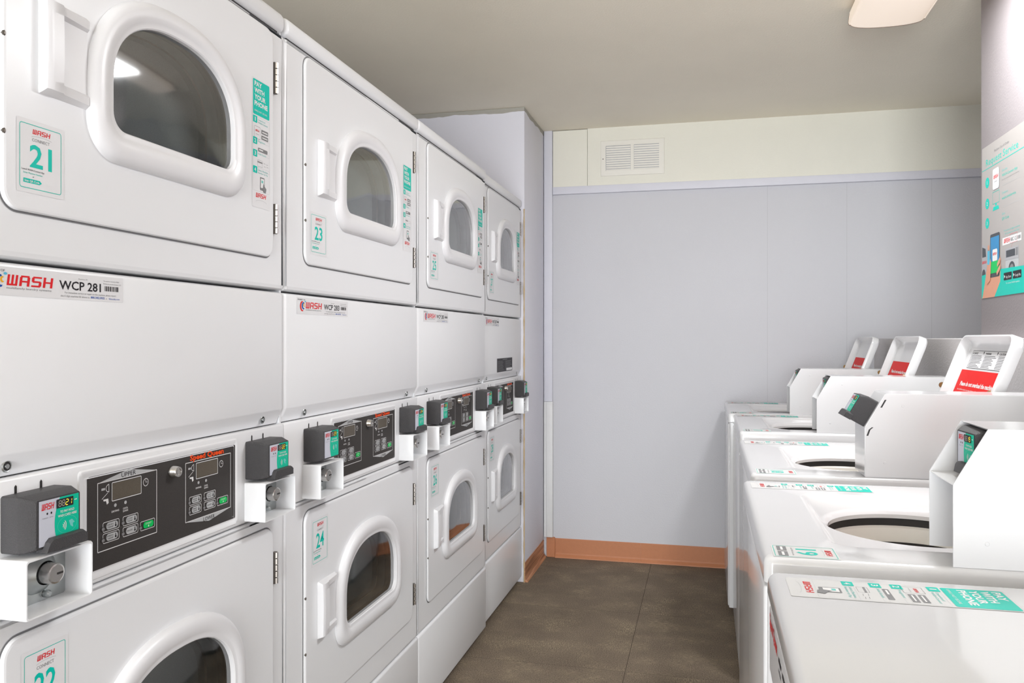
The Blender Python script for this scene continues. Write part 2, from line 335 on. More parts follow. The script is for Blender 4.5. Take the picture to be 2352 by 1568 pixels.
def phone_sticker(parent, fr, w, h, name='payment_sticker', key=None, pm='paper'):
    if key and key in CACHE: return link(name, CACHE[key], parent)
    d = Decal(*fr); W, H = w, h
    d.rect(-.003, w + .003, -.004, h + .003, pm, 0, .003)
    T0 = .72 * h; d.rect(0, w, T0, h, 'ink_teal', 1, .003)
    for i, s_ in enumerate(('PAY', 'WITH', 'YOUR', 'PHONE')):
        d.text(s_, .08 * w, h - (.052 + .052 * i) * h, .038 * h, 'ink_white', 2, w=(.45, .6, .68, .8)[i] * w, bold=2)
    d.text('SIMPLE. FAST. SECURE.', .08 * w, T0 + .025 * h, .014 * h, 'ink_white', 2, w=.78 * w)
    rows = ((.655, '1', 'Download', 'WASH-Connect'), (.485, '2', 'Register', ''), (.385, '3', 'Add Funds', ''), (.255, '4', 'Select Machine', 'Number to Pay'))
    bot = (.51, .41, .28, .115)
    for (y, k, a, b_), bt in zip(rows, bot):
        d.rect(0, .25 * w, y * h, (y + .055) * h, 'ink_teal', 1, .0015); d.text(k, .125 * w, (y + .012) * h, .033 * h, 'ink_white', 2, align='c', bold=1, w=(.045 if k == '1' else .10) * w)
        d.text(a, .3 * w, (y + .025) * h, .015 * h, 'ink_teal_pale', 1, w=min(.6, .055 * len(a)) * w)
        if b_: d.text(b_, .3 * w, (y + .003) * h, .015 * h, 'ink_teal_pale', 1, w=.6 * w)
        d.frame(0, w, bt * h, (y + .05) * h, .0003, 'ink_pale', 0.5, .002)
    d.frame(.08 * w, .43 * w, .53 * h, .63 * h, .0005, 'ink_grey', 1, .002); d.wash(.15 * w, .588 * h, .22 * w, .016 * h, 'ink_red', 1); d.rect(.16 * w, .36 * w, .565 * h, .57 * h, 'ink_pale', 1)
    for y in (.585, .54):
        d.rect(.5 * w, .92 * w, y * h, (y + .034) * h, 'ink_grey', 1, .001); d.rect(.55 * w, .87 * w, (y + .012) * h, (y + .02) * h, 'ink_white', 2)
    d.rect(.3 * w, .88 * w, .435 * h, .465 * h, 'ink_grey', 1, .002); d.rect(.36 * w, .6 * w, .446 * h, .456 * h, 'ink_white', 2)
    d.frame(.27 * w, .57 * w, .315 * h, .368 * h, .0004, 'ink_grey', 1, .001); d.rect(.27 * w, .57 * w, .345 * h, .356 * h, 'ink_grey', 1)
    for q in ((.64, .355), (.8, .352), (.66, .33), (.82, .333)): d.line([(q[0] * w, q[1] * h), ((q[0] + .11) * w, (q[1] - .003) * h)], .0006, 'ink_grey', 1)
    d.rect(.42 * w, .70 * w, .13 * h, .235 * h, 'ink_grey', 1, .002); d.rect(.455 * w, .665 * w, .15 * h, .225 * h, 'ink_white', 2); d.rect(.5 * w, .6 * w, .19 * h, .21 * h, 'ink_teal_pale', 3)
    d.poly([(.62 * w, .19 * h), (.68 * w, .17 * h), (.8 * w, .15 * h), (.76 * w, .115 * h), (.62 * w, .12 * h), (.58 * w, .145 * h)], 'ink_grey', 3)
    d.wash(.16 * w, .065 * h, .62 * w, .036 * h, 'ink_red', 1); d.arc(.5 * w, .025 * h, .35 * w, .022 * h, .3, PI - .3, .0005, 'ink_pale', 1)
    return d.build(name, parent, key)
def id_label(parent, fr, w, h, num):
    d = Decal(*fr)
    d.rect(0, w, 0, h, 'paper', 0, .001)
    d.text('PROPERTY OF', .015 * w, .82 * h, .085 * h, 'ink_black', 1, w=.13 * w)
    def cres(cx, cy, R, r, off, m, l):
        n = 14; A = []; B = []
        for i in range(n + 1):
            a = .42 * PI + (1.62 - .42) * PI * i / n
            A.append((cx + R * .62 * math.cos(a) * 1.5, cy + R * math.sin(a))); B.append((cx + off + r * .62 * math.cos(a) * 1.35, cy + (r * math.sin(a)) * 1.0 + (R - r) * .06))
        for i in range(n): d.poly([A[i], A[i + 1], B[i + 1], B[i]], m, l)
    cres(.095 * w, .47 * h, .31 * h, .25 * h, .012 * w, 'ink_red', 1); cres(.115 * w, .50 * h, .22 * h, .15 * h, .008 * w, 'ink_blue', 2); cres(.13 * w, .55 * h, .11 * h, .06 * h, .004 * w, 'ink_yellow', 3)
    d.ell(.147 * w, .76 * h, .011 * w, .045 * h, 'ink_sky', 3)
    d.wash(.155 * w, .36 * h, .30 * w, .38 * h, 'ink_red', 1)
    d.text('multifamily laundry systems', .155 * w, .24 * h, .075 * h, 'ink_grey', 1, w=.29 * w)
    d.text('WCP ' + num, .50 * w, .37 * h, .34 * h, 'ink_black', 1, w=.315 * w, bold=1)
    d.text('Machine ID', .64 * w, .78 * h, .05 * h, 'ink_grey', 1, w=.07 * w)
    d.text('This machine is owned by WASH', .835 * w, .80 * h, .05 * h, 'ink_grey', 1, w=.13 * w); d.text('Multifamily Laundry Systems, LLC.', .835 * w, .69 * h, .05 * h, 'ink_grey', 1, w=.15 * w)
    x = .845; random.seed(int(num))
    while x < .96: q = random.choice((.003, .005, .008)); d.rect(x * w, (x + q) * w, .42 * h, .62 * h, 'ink_black', 1); x += q + random.choice((.003, .005))
    d.text('For immediate service or repair on this machine, please report', .54 * w, .22 * h, .07 * h, 'ink_grey', 1, w=.4 * w)
    d.text('the 6 digit machine ID above to', .51 * w, .09 * h, .07 * h, 'ink_grey', 1, w=.215 * w); d.text('800.342.5932', .735 * w, .09 * h, .085 * h, 'ink_blue', 1, w=.11 * w, bold=1)
    d.text('or', .855 * w, .09 * h, .06 * h, 'ink_grey', 1); d.text('fixlaundry.com', .88 * w, .09 * h, .07 * h, 'ink_blue', 1, w=.09 * w)
    return d.build('identity_label', parent)

# card reader in a frame (O,U,V,N): width w, height h, depth p
def card_reader(parent, O, U, V, N, w, h, p, num, cradle=True, lbl=None):
    O, U, V, N = (Vector(q) for q in (O, U, V, N)); P = lambda u, v, n_: tuple(O + U * u + V * v + N * n_)
    b = MB()
    A = rrect(0, w, 0, h, .004, 24); B = rrect(.006 * w / .097, w - .003, .002, h - .004, .004, 24); D = rrect(.013 * w / .097, w - .005, .004, h - .0065, .003, 24)
    b.loft([[P(u, v, 0) for u, v in A], [P(u, v, p * .62) for u, v in A], [P(u, v, p * .86) for u, v in B], [P(u, v, p) for u, v in D]], 'reader_black', cap0=True, cap1=True)
    r = b.build('card_reader', parent)
    if lbl: r['label'] = lbl
    d = Decal(P(0, 0, p), U, V, N)
    x0, x1, y0, y1 = .017 * w / .097, w - .008, .007, h - .0085; sx = x1 - x0; sy = y1 - y0
    d.rect(x0, x1, y0, y1, 'label_reader', 0)
    n = 8; L_ = [(x0 + sx * (.38 + .10 * (2 * i / n - .85) ** 2 * (1 if i > 3 else 1.0)), y0 + sy * i / n) for i in range(n + 1)]
    d.poly(L_[::-1] + [(x1, y0), (x1, y1)][:0] + [(L_[0][0], y0), (x1, y0), (x1, y1)], 'reader_teal', 1)
    d.wash(x0 + .06 * sx, y1 - .21 * sy, .30 * sx, .14 * sy, 'ink_red', 1)
    d.ell(x0 + .2 * sx, y1 - .3 * sy, .019 * sx, .026 * sy, 'ink_black', 1); d.ell(x0 + .3 * sx, y1 - .3 * sy, .019 * sx, .026 * sy, 'ink_black', 1)
    d.text('Customer', x0 + .08 * sx, y1 - .4 * sy, .03 * sy, 'ink_grey', 1, w=.14 * sx); d.text('Service', x0 + .26 * sx, y1 - .4 * sy, .03 * sy, 'ink_grey', 1, w=.08 * sx)
    cx = x0 + .70 * sx
    d.text('TO PAY HOLD', cx, y1 - .36 * sy, .055 * sy, 'ink_white', 2, w=.36 * sx, align='c', bold=1); d.text('WASH CARD HERE', cx, y1 - .45 * sy, .055 * sy, 'ink_white', 2, w=.48 * sx, align='c', bold=1)
    for k in range(3): d.arc(cx - .14 * sx, y1 - .66 * sy, (.04 + .035 * k) * sx, (.05 + .045 * k) * sy, -.8, .8, .0011, 'ink_white', 2, 6)
    d.arc(cx, y1 - .65 * sy, .25 * sx, .19 * sy, 0, 2 * PI, .0003, 'ink_teal_pale', 2, 20)
    d.poly([(cx + .04 * sx, y1 - .58 * sy), (cx + .12 * sx, y1 - .56 * sy), (cx + .19 * sx, y1 - .64 * sy), (cx + .14 * sx, y1 - .66 * sy), (cx + .15 * sx, y1 - .75 * sy), (cx + .08 * sx, y1 - .70 * sy)], 'ink_teal_pale', 2)
    d.rect(x1 - .12 * sx, x1 - .05 * sx, y1 - .14 * sy, y1 - .12 * sy, 'ink_white', 2)
    d.build('face_label', r)
    e = Decal(P(0, 0, p + .0004), U, V, N)
    a0, a1, c0, c1 = x0 + .42 * sx, x1 - .15 * sx, y1 - .24 * sy, y1 - .04 * sy
    e.rect(a0, a1, c0, c1, 'ink_black', 2, .001); dw = (a1 - a0) / 6.9
    seg7(e, '88', a0 + dw * .8, c0 + (c1 - c0) * .18, dw, (c1 - c0) * .62, 'digit_off', 3)
    seg7(e, num, a0 + dw * (.8 + 2 * 1.42), c0 + (c1 - c0) * .18, dw, (c1 - c0) * .62, 'digit_lit', 3)
    e.build('digital_display', r)
    if cradle:
        c = MB(); q = [(.022, .0), (w, .0), (w, .013), (w - .006, .0175), (.034, .0175), (.028, .013), (.024, .004)]
        c.loft([[P(u, v - .001, p * .8) for u, v in q], [P(u, v - .001, p + .006) for u, v in q], [P(u, v * .9 - .001, p + .009) for u, v in q]], 'reader_black', cap0=True, cap1=True, smooth=False)
        c.build('card_cradle', r)
    return r

# ------------------------------------------------------------------ stacked dryers
W = .8455
GX0, GX1 = .283, .622
def door_mesh(b, z0, z1):
    P = rrect(.087, .790, z0, z1, .028, 40); G = inset2(P, -.0025)
    yy = lambda L_, y: [(u, y, v) for u, v in L_]
    b.loft([yy(P, .0062), yy(P, .003), yy(inset2(P, .0018), .0006), yy(inset2(P, .005), 0)], 'enamel', cap1=False)
    # door face with the porthole left open
    A = inset2(P, .005); n = len(A)
    o = arch(GX0, GX1, z0 + .150, z0 + .347, .03, .018)
    # bridge the face as triangles through bmesh
    bm = bmesh.new(); va = [bm.verts.new((u, 0, v)) for u, v in A]; vo = [bm.verts.new((u, 0, v)) for u, v in o]
    ea = [bm.edges.new((va[i], va[(i + 1) % n])) for i in range(n)]; eo = [bm.edges.new((vo[i], vo[(i + 1) % len(o)])) for i in range(len(o))]
    bmesh.ops.triangle_fill(bm, edges=ea + eo, use_beauty=True)
    bmesh.ops.recalc_face_normals(bm, faces=bm.faces[:])
    b.bm(bm, 'enamel', False)
    b.loft([[(u, .0, v) for u, v in o], [(u, .03, v) for u, v in o]], 'dark')
def ring_mesh(b, zb, big=0):
    z0, z1 = zb + .150, zb + .347
    L_ = lambda g, y, dz=0: [(u, y, v + dz) for u, v in arch(GX0, GX1, z0, z1, .03, g)]
    b.loft([L_(.046, .0, -.003), L_(.0455, -.004, -.003), L_(.042, -.0095, -.002), L_(.036, -.0135, -.001), L_(.028, -.0150), L_(.014, -.0148), L_(.0105, -.0128), L_(.006, -.0120), L_(.001, -.0115), L_(-.001, -.0095), L_(-.001, .006)], 'plastic_white')
def glass_mesh(b, zb):
    z0, z1 = zb + .150, zb + .347; cz = (z0 + z1) / 2 - .01; cx = (GX0 + GX1) / 2
    A = arch(GX0, GX1, z0, z1, .03, 0); loops = []
    for k in range(7):
        t = 1 - k / 7; loops.append([(cx + (u - cx) * t, -.002 - .004 * (1 - t * t), cz + (v - cz) * t) for u, v in A])
    b.loft(loops, 'door_glass', cap1=True)
def bowl_mesh(b, zb):
    z0, z1 = zb + .150, zb + .347; cz = (z0 + z1) / 2; cx = (GX0 + GX1) / 2
    A = arch(GX0, GX1, z0, z1, .03, .010)
    f = lambda t, y, u0=0: [(cx + u0 + (u - cx) * t, y, cz + (v - cz) * t) for u, v in A]
    b.loft([f(1, .004), f(.985, .016)], 'chrome'); b.loft([f(.985, .016), f(.95, .018), f(.945, .026)], 'drum_grey'); b.loft([f(.945, .026), f(.925, .030), f(.905, .046)], 'galvanised'); b.loft([f(.905, .046), f(.88, .048)], 'steel_dark')
    b.loft([f(.88, .048), f(.86, .060), f(.6, .070), f(.3, .074)], 'screen_grey', cap1=True)
def handle_mesh(b, zb):
    z0, z1 = zb + .168, zb + .305; U0, U1 = .146, .239
    us = [U0, U0 + .002, .153, .158, .176, .181, .187, .192, .20, .215, .228, .234, .2375, U1]
    zs = [0, .002, .006, .012, .018, .022, .05, .085, .115, .119, .125, .131, .135, .137]
    def hgt(u, t):
        e = min(t, .137 - t); edge = min(1, e / .006) if e < .006 else 1
        side = 0 if u <= U0 + 1e-6 or u >= U1 - 1e-6 else 1
        grip = .017 if .15 < u < .179 else (.015 if u < .15 else 0)
        bow = 1 - .12 * ((t - .0685) / .0685) ** 2
        if 0 < grip: return side * edge * grip * bow
        lip = .012 - .006 * (u - .18) / .058
        if e < .0195: return side * edge * lip
        inn = max(0, min(1, (e - .0195) / .004))
        fall = {True: lip}[True] * (1 - inn)
        if u < .186: return side * (.014 * bow * (.7 if u < .183 else .35))
        return side * max(.0015, fall)
    n = len(us); V = [(u, -hgt(u, t), z0 + t) for t in zs for u in us]
    b.add(V, [[j * n + i, j * n + i + 1, (j + 1) * n + i + 1, (j + 1) * n + i] for j in range(len(zs) - 1) for i in range(n - 1)], 'plastic_white', True)
def front_frame(b, z0, z1, zb, rad):
    "sheet-metal front with rolled edges and an opening behind the porthole"
    P = rrect(.001, W - .001, z0, z1, .004, 24); Y = .0062
    ed = [[(u, Y + y, v) for u, v in inset2(P, g)] for g, y in ((0, .05), (0, rad), (rad * .12, rad * .5), (rad * .4, rad * .14), (rad, 0))]
    b.loft(ed, 'enamel')
    A = inset2(P, rad); o = arch(GX0, GX1, zb + .150, zb + .347, .03, .030); bm = bmesh.new()
    va = [bm.verts.new((u, Y, v)) for u, v in A]; vo = [bm.verts.new((u, Y, v)) for u, v in o]
    E_ = [bm.edges.new((va[i], va[(i + 1) % len(va)])) for i in range(len(va))] + [bm.edges.new((vo[i], vo[(i + 1) % len(vo)])) for i in range(len(vo))]
    bmesh.ops.triangle_fill(bm, edges=E_, use_beauty=True); bmesh.ops.recalc_face_normals(bm, faces=bm.faces[:])
    if bm.faces and sum(f.normal.y for f in bm.faces) > 0: bmesh.ops.reverse_faces(bm, faces=bm.faces[:])
    b.bm(bm, 'enamel', False)
    b.loft([[(u, Y, v) for u, v in o], [(u, Y + .072, v) for u, v in o]], 'dark')
def hinge_mesh(b, z0, z1):
    h = (z1 - z0)
    b.box(.7925, .8035, -.0012, .006, z0, z1, 'steel_dark', .0005, 1)
    for k in range(5):
        a = z0 + h * k / 5 + .001; c = z0 + h * (k + 1) / 5 - .001
        b.loft([[(.7985 + .0042 * math.cos(t * PI / 4), -.0015 + .0042 * math.sin(t * PI / 4), zz) for t in range(8)] for zz in (a, c)], 'chrome', cap0=True, cap1=True)

def make_dryer(x, y0, sx, nums, wid, label, plate=False, cradles=(True, True), door_sticker_low=True):
    R = empty('stacked_dryer', (x, y0, 0), PI / 2, sx, label, 'dryer', 'stacked dryers along the left wall')
    def cab(b):
        b.box(.003, W - .003, .085, .70, .045, 1.93, 'enamel', .012, 3); b.box(.02, W - .02, .05, .68, 0, .05, 'dark'); b.box(.0008, .004, .016, .70, .045, 1.93, 'enamel'); b.box(W - .004, W - .0008, .016, .70, .045, 1.93, 'enamel')
    part('cabinet', R, 'cab', cab)
    part('top_cap', R, 'cap', lambda b: (b.box(.001, W - .001, .001, .70, 1.9235, 1.966, 'enamel', .014, 4), b.box(.02, W - .02, .012, .6, 1.918, 1.926, 'dark')))
    part('upper_front', R, 'uf', lambda b: front_frame(b, 1.3575, 1.9205, 1.4245, .011))
    def serv(b):
        prof = [(.0062 + .007, 1.353), (.0062 + .002, 1.3505), (.0062, 1.346), (.0062, 1.098), (.0076, 1.0942), (.0195, 1.0690), (.021, 1.0655)]
        lo = []
        for (u, d) in ((.001, .010), (.0035, .004), (.0075, .0012), (.013, 0), (W - .013, 0), (W - .0075, .0012), (W - .0035, .004), (W - .001, .010)):
            lo.append([(u, yy + d, zz) for yy, zz in prof])
        b.loft(lo, 'enamel', closed=False)
        n = len(prof)
        b.box(.004, W - .004, .034, .06, 1.0655, 1.352, 'enamel')
    part('service_panel', R, 'serv', serv)
    def screw(b, u, z, y=0, r=.0055):
        b.loft([[(u + r * k * math.cos(t * PI / 6), y + dy, z + r * k * math.sin(t * PI / 6)) for t in range(12)] for k, dy in ((1.35, 0), (1.1, -.0015), (.95, -.001))], 'galvanised')
        b.loft([[(u + r * k * math.cos(t * PI / 6), y + dy, z + r * k * math.sin(t * PI / 6)) for t in range(12)] for k, dy in ((.95, -.001), (.55, -.0008))], 'dark')
        b.loft([[(u + r * k * math.cos(t * PI / 6), y + dy, z + r * k * math.sin(t * PI / 6)) for t in range(12)] for k, dy in ((.55, -.0008), (.5, -.002))], 'galvanised', cap1=True)
    for u in (.105, .765): part('screw', R, 'screw%g' % u, lambda b: screw(b, u, 1.0795, .0125, .0066))
    part('control_fascia', R, 'fas', lambda b: b.box(.001, W - .001, .0062, .04, .877, 1.0635, 'enamel', .004, 3))
    part('lower_front', R, 'lf', lambda b: front_frame(b, .290, .8745, .3655, .008))
    part('kick_panel', R, 'kp', lambda b: b.box(.001, W - .001, .003, .04, .030, .2865, 'enamel', .008, 3))
    # doors
    for k, (z0, z1) in enumerate(((1.4245, 1.910), (.366, .8485))):
        if k == 0: D = part('door', R, 'door0', lambda b: door_mesh(b, z0, z1)); zb = z0
        else: D = part('door', R, 'door1', lambda b: door_mesh(b, z0, z1)); zb = z0 - .0005
        part('shade_seam', D, 'shade_rim%d' % k, lambda b: b.loft([[(u, .0055, v) for u, v in inset2(rrect(.087, .790, z0, z1, .028, 40), -.003)], [(u, .0061, v) for u, v in inset2(rrect(.087, .790, z0, z1, .028, 40), .004)]], 'shade_seam'))  # thin grey slab standing in for the shadow line at the door edge
        part('window_frame', D, 'ring%d' % k, lambda b: ring_mesh(b, zb))
        part('window_glass', D, 'glass%d' % k, lambda b: glass_mesh(b, zb))
        part('inner_bowl', D, 'bowl%d' % k, lambda b: bowl_mesh(b, zb))
        part('handle', D, 'hnd%d' % k, lambda b: handle_mesh(b, zb))
        hz = ((1.7785, 1.846), (1.477, 1.541)) if k == 0 else ((.724, .792), (.4065, .474))
        for j, (a, c) in enumerate(hz): part('hinge', D, 'hin%d%d' % (k, j), lambda b: hinge_mesh(b, a, c))
        for q, zs_ in enumerate(((z1 - .255, z1 - .384), (z1 - .20, z1 - .33))[k]):
            part('edge_screw', D, 'es%d%d' % (k, q), lambda b: b.loft([[(.0895 + rr_ * .6 * math.cos(t * PI / 4), yy_, zs_ + rr_ * math.sin(t * PI / 4)) for t in range(8)] for rr_, yy_ in ((.0045, .004), (.004, .0005), (.002, -.0005))], 'steel_dark', cap1=True))
        if k == 0:
            number_sticker(D, FR(.113, 1.4565), .0745, .0885, nums[0])
            phone_sticker(D, FR(.705, 1.5265), .065, .259, key='dphone')
        else: number_sticker(D, FR(.121, .7185), .0745, .099, nums[1])
    # control panel
    def cpan(b):
        yf = .0062
        lp = lambda g, y, r: [(u, y, v) for u, v in rrect(.228 + g, .655 - g, .885 + g, 1.0515 - g, r, 24)]
        b.loft([lp(-.002, yf, .008), lp(0, yf - .002, .007), lp(.004, yf - .0022, .006), lp(.007, yf - .0005, .004), lp(.011, yf - .0005, .003)], 'enamel')
        b.loft([lp(.010, yf - .0006, .003), lp(.012, yf - .0012, .003)], 'enamel', cap1=False)
        A = [(u, yf - .0008, v) for u, v in rrect(.246, .649, .8965, 1.0415, .004, 16)]; b.loft([[(u, yf, v) for u, _, v in A], A], 'panel_black', cap1=True)
    CP = part('control_panel', R, 'cpan', cpan)
    def cprint(sd):
        d = Decal(*FR(0, 0, .0054))
        for side in (sd,):
            if side == 0: a0, a1, b0, b1 = .267, .407, .923, 1.029
            else: a0, a1, b0, b1 = .487, .631, .9215, 1.0275
            t = .0013
            for q in (([(a0, b0), (a0, b1)]), ([(a1, b0), (a1, b1)]), ([(a0, b1), (a1, b1)]), ([(a0, b0), (a1, b0)])): d.line(q, t, 'ink_white', 1)
            mid = (a0 + a1) / 2
            if side == 0: d.poly([(a0, b1), (a1, b1), (mid, b1 + .0115)], 'ink_pale', 1); d.text('UPPER', mid, b1 + .001, .0075, 'ink_black', 2, w=.034, align='c')
            else: d.poly([(a0, b0), (mid, b0 - .0115), (a1, b0)], 'ink_pale', 1); d.text('LOWER', mid, b0 - .009, .0075, 'ink_black', 2, w=.036, align='c')
            x0 = a0 + .008
            # coin and time pictograms
            d.line([(x0, b1 - .011), (x0 + .008, b1 - .011)], .0035, 'ink_pale', 1); d.arc(x0 + .017, b1 - .011, .007, .006, PI / 2, 1.5 * PI, .001, 'ink_white', 1); d.line([(x0 + .0165, b1 - .005), (x0 + .0165, b1 - .017)], .001, 'ink_white', 1)
            d.line([(x0 + .001, b1 - .026), (x0 + .014, b1 - .018)], .0008, 'ink_white', 1); d.poly([(x0 + .004, b1 - .027), (x0 + .015, b1 - .027), (x0 + .016, b1 - .034), (x0 + .012, b1 - .036), (x0 + .010, b1 - .030), (x0 + .005, b1 - .030)], 'ink_white', 1)
            cxk = a0 + .112; d.arc(cxk, b1 - .0165, .0062, .0062, 0, 2 * PI, .001, 'ink_white', 1, 16); d.line([(cxk, b1 - .012), (cxk, b1 - .0165), (cxk + .004, b1 - .0165)], .0008, 'ink_white', 1)
            for j, tx in enumerate((('DRYING',), ('COOL', 'DOWN'))):
                lx = a0 + .039 + .0235 * j; d.ell(lx, b1 - .0405, .003, .0028, 'ink_pale', 1)
                for q, s_ in enumerate(tx): d.text(s_, lx, b1 - .051 - .0042 * q, .003, 'ink_white', 1, w=.017 if j == 0 else .012, align='c', bold=1)
            d.frame(a0 + .031, a0 + .101, b1 - .0335, b1 - .0035, .0012, 'ink_white', 1, .002)
        if sd == 0: return d
        d.text('Speed Queen', .500, 1.0305, .0098, 'ink_orange', 2, w=.107, bold=2)
        d.text('513616', .636, .9, .002, 'ink_pale', 1)
        return d
    for sd in (0, 1):
        if 'cprint%d' % sd in CACHE: link('panel_print', CACHE['cprint%d' % sd], CP)
        else: cprint(sd).build('panel_print', CP, 'cprint%d' % sd)
    for side, (a0, b1) in enumerate(((.267, 1.029), (.487, 1.0275))):
        part('display', CP, 'lcd%d' % side, lambda b: b.box(a0 + .033, a0 + .099, .0048, .0056, b1 - .0315, b1 - .0055, 'lcd'))
        spec = ((.011, .078, 'HIGH', 'TEMP'), (.056, .078, 'LOW', 'TEMP'), (.011, .0955, 'MED', 'TEMP'), (.056, .0955, 'DELICATES', ''), (.098, .0955, 'START', ''))
        for j, (du, dv, s1, s2) in enumerate(spec):
            key = 'btn%d%d' % (side, j)
            if key in CACHE: link('button', CACHE[key], CP); continue
            d = Decal(*FR(a0 + du, b1 - dv, .0054)); g = j == 4
            d.frame(0, .037, 0, .0155, .0009, 'ink_white', 1, .003); d.ell(.0005, .0055, .0045, .0035, 'panel_black', 2); d.ell(.0005, .0055, .0033, .0026, 'ink_grey', 3)
            d.rect(.0075, .0335, .0025, .0133, 'ink_green' if g else 'ink_pale', 2, .005)
            if g: d.text(s1, .0205, .0085, .0028, 'ink_white', 3, w=.015, align='c'); d.poly([(.019, .0055), (.0205, .0075), (.022, .0055), (.0205, .0035)], 'ink_white', 3)
            else:
                d.text(s1, .0165, .0085 if s2 else .0068, .0026, 'ink_black', 3, w=.013, align='c')
                if s2: d.text(s2, .0165, .0045, .0026, 'ink_black', 3, w=.013, align='c')
                d.ell(.0285, .0063, .0018, .002, 'ink_black', 3); d.rect(.0277, .0293, .0063, .0115, 'ink_black', 3)
            d.build('button', CP, key)
    def keylock(b):
        u, z = .4505, 1.019
        f = lambda r, y: [(u + r * 1.1 * math.cos(t * PI / 10), y, z + r * math.sin(t * PI / 10)) for t in range(20)]
        b.loft([f(.0115, .005), f(.0115, .003), f(.0105, .001), f(.0095, -.006), f(.0088, -.0075), f(.006, -.0075), f(.0057, -.0062), f(.0045, -.0062), f(.0043, -.0072)], 'chrome', cap1=True)
    part('key_lock', CP, 'key', keylock)
    # coin boxes and card readers
    for j, (c0, c1, r0, r1) in enumerate(((.083, .2045, .089, .1855), (.684, .812, .687, .788))):
        def cbox(b):
            z0, z1, y, t = .8805, .960, -.040, .0028
            O_ = lambda g, yy: [(u, yy, v) for u, v in rrect(c0 + g, c1 - g, z0 + g, z1 - g, .004, 24)]
            b.loft([O_(0, .0062), O_(0, y + .002), O_(.0008, y), O_(t, y), O_(t + .0003, y + .001), O_(t, .0055)], 'enamel')
            b.loft([O_(t, .0056), O_(t + .02, .0053)], 'galvanised', cap1=True)
        cb = part('coin_box', R, 'cbox%d' % j, cbox)
        def lock(b):
            u, z = (c0 + c1) / 2 + .004, .9265
            f = lambda r, y, dz=0: [(u + r * 1.1 * math.cos(t * PI / 12), y, z + dz + r * math.sin(t * PI / 12)) for t in range(24)]
            b.loft([f(.031, .005), f(.029, .001), f(.020, -.008), f(.0165, -.012)], 'galvanised')
            b.loft([f(.0145, -.010), f(.0145, -.026), f(.0135, -.0285), f(.0115, -.0292)], 'chrome', cap1=True)
            b.box(u + .001, u + .011, -.0299, -.029, z - .0015, z + .0012, 'dark')
        part('coin_lock', cb, 'lock%d' % j, lock)
        for q, zz in enumerate((.9535, .892)):
            def bolt(b):
                u = (c0 + c1) / 2 + .02
                f = lambda r, y: [(u + r * math.cos(t * PI / 6), y, zz + r * math.sin(t * PI / 6)) for t in range(12)]
                b.loft([f(.0055, .005), f(.0052, -.001), f(.003, -.0035)], 'galvanised', cap1=True)
            part('bolt', cb, 'bolt%d%d' % (j, q), bolt)
        card_reader(R, (r0, .0062, .9655), (1, 0, 0), (0, 0, 1), (0, -1, 0), r1 - r0, .0765, .0445, nums[j], cradle=cradles[j])
        for du in (.022, .066):
            part('mounting_slot', R, 'slot%d%g' % (j, du), lambda b: b.add([(r0 + du + uu, .0057, 1.04 + vv) for uu, vv in ((0, 0), (.0042, 0), (.0042, .011), (.0021, .0135), (0, .011))], [[0, 1, 2, 3, 4]], 'dark'))
    id_label(R, FR(.0565, 1.3085, .0062), .268, .0385, wid)
    if plate:
        d = Decal(*FR(.283, 1.0985, .0062)); d.rect(0, .34, 0, .064, 'ink_grey', 0); d.rect(.004, .336, .002, .062, 'ink_black', 1)
        d.text('MACHINE DATA', .17, .0555, .0035, 'ink_pale', 2, w=.1, align='c')
        for k in range(9):
            for c_ in (0, 1): d.rect(.012 + c_ * .165, .012 + c_ * .165 + random.uniform(.10, .145), .049 - k * .0052, .0502 - k * .0052, 'ink_grey', 2)
        d.rect(.20, .33, .004, .0155, 'paper', 3); d.build('data_plate', R)
    return R
make_dryer(-.9, .785, .97, ('21', '22'), '281', 'white stacked dryer nearest the camera, doors marked 21 and 22')
make_dryer(-.9, 1.6045, 1, ('23', '24'), '283', 'white stacked dryer second from the camera, doors marked 23 and 24', cradles=(False, True))
make_dryer(-.9, 2.4505, .977, ('25', '26'), '285', 'white stacked dryer third from the camera, doors marked 25 and 26')
make_dryer(-.915, 3.279, .87, ('27', '28'), '287', 'white stacked dryer against the wall corner with a dark data plate, marked 27 and 28', plate=True)

# ------------------------------------------------------------------ top-loading washers
WW, ZT = .70, .915
BX0, BX1, BY0, BY1 = .135, .603, .106, .520      # lid well
HC, HR = (.362, .290), .150
def tub_outline(b):
    N = 96
    def rr(x0, x1, y0, y1, r): return rrect(x0, x1, y0, y1, r, N)
    def ell(r):
        # start angle matches rrect (lower-left side, counter-clockwise)
        return [(HC[0] + r * math.cos(PI + .12 + 2 * PI * i / N), HC[1] + r * math.sin(PI + .12 + 2 * PI * i / N)) for i in range(N)]
    Z = lambda P, z: [(x, y, z) for x, y in P]
    B0 = rr(BX0, BX1, BY0, BY1, .05)
    B0 = [(x, y - (.030 * max(0, 1 - ((x - .36) / .055) ** 4) if y < BY0 + .002 else 0) * .8) for x, y in B0]
    return rr, ell, Z, B0
def top_mesh(b):
    rr, ell, Z, B0 = tub_outline(b)
    O_ = lambda g, r: rr(g, WW - g, g, .705 - g, r)
    b.loft([Z(O_(.004, .012), .872), Z(O_(0, .014), .8755), Z(O_(0, .014), .905), Z(O_(.002, .014), .911), Z(O_(.007, .014), .9148), Z(O_(.014, .014), ZT),
            Z(B0, ZT), Z(inset2(B0, .005), .9138), Z(inset2(B0, .011), .911), Z(inset2(B0, .017), .907), Z(ell(HR + .013), .903), Z(ell(HR + .005), .898), Z(ell(HR), .892), Z(ell(HR + .001), .884)], 'enamel_washer')
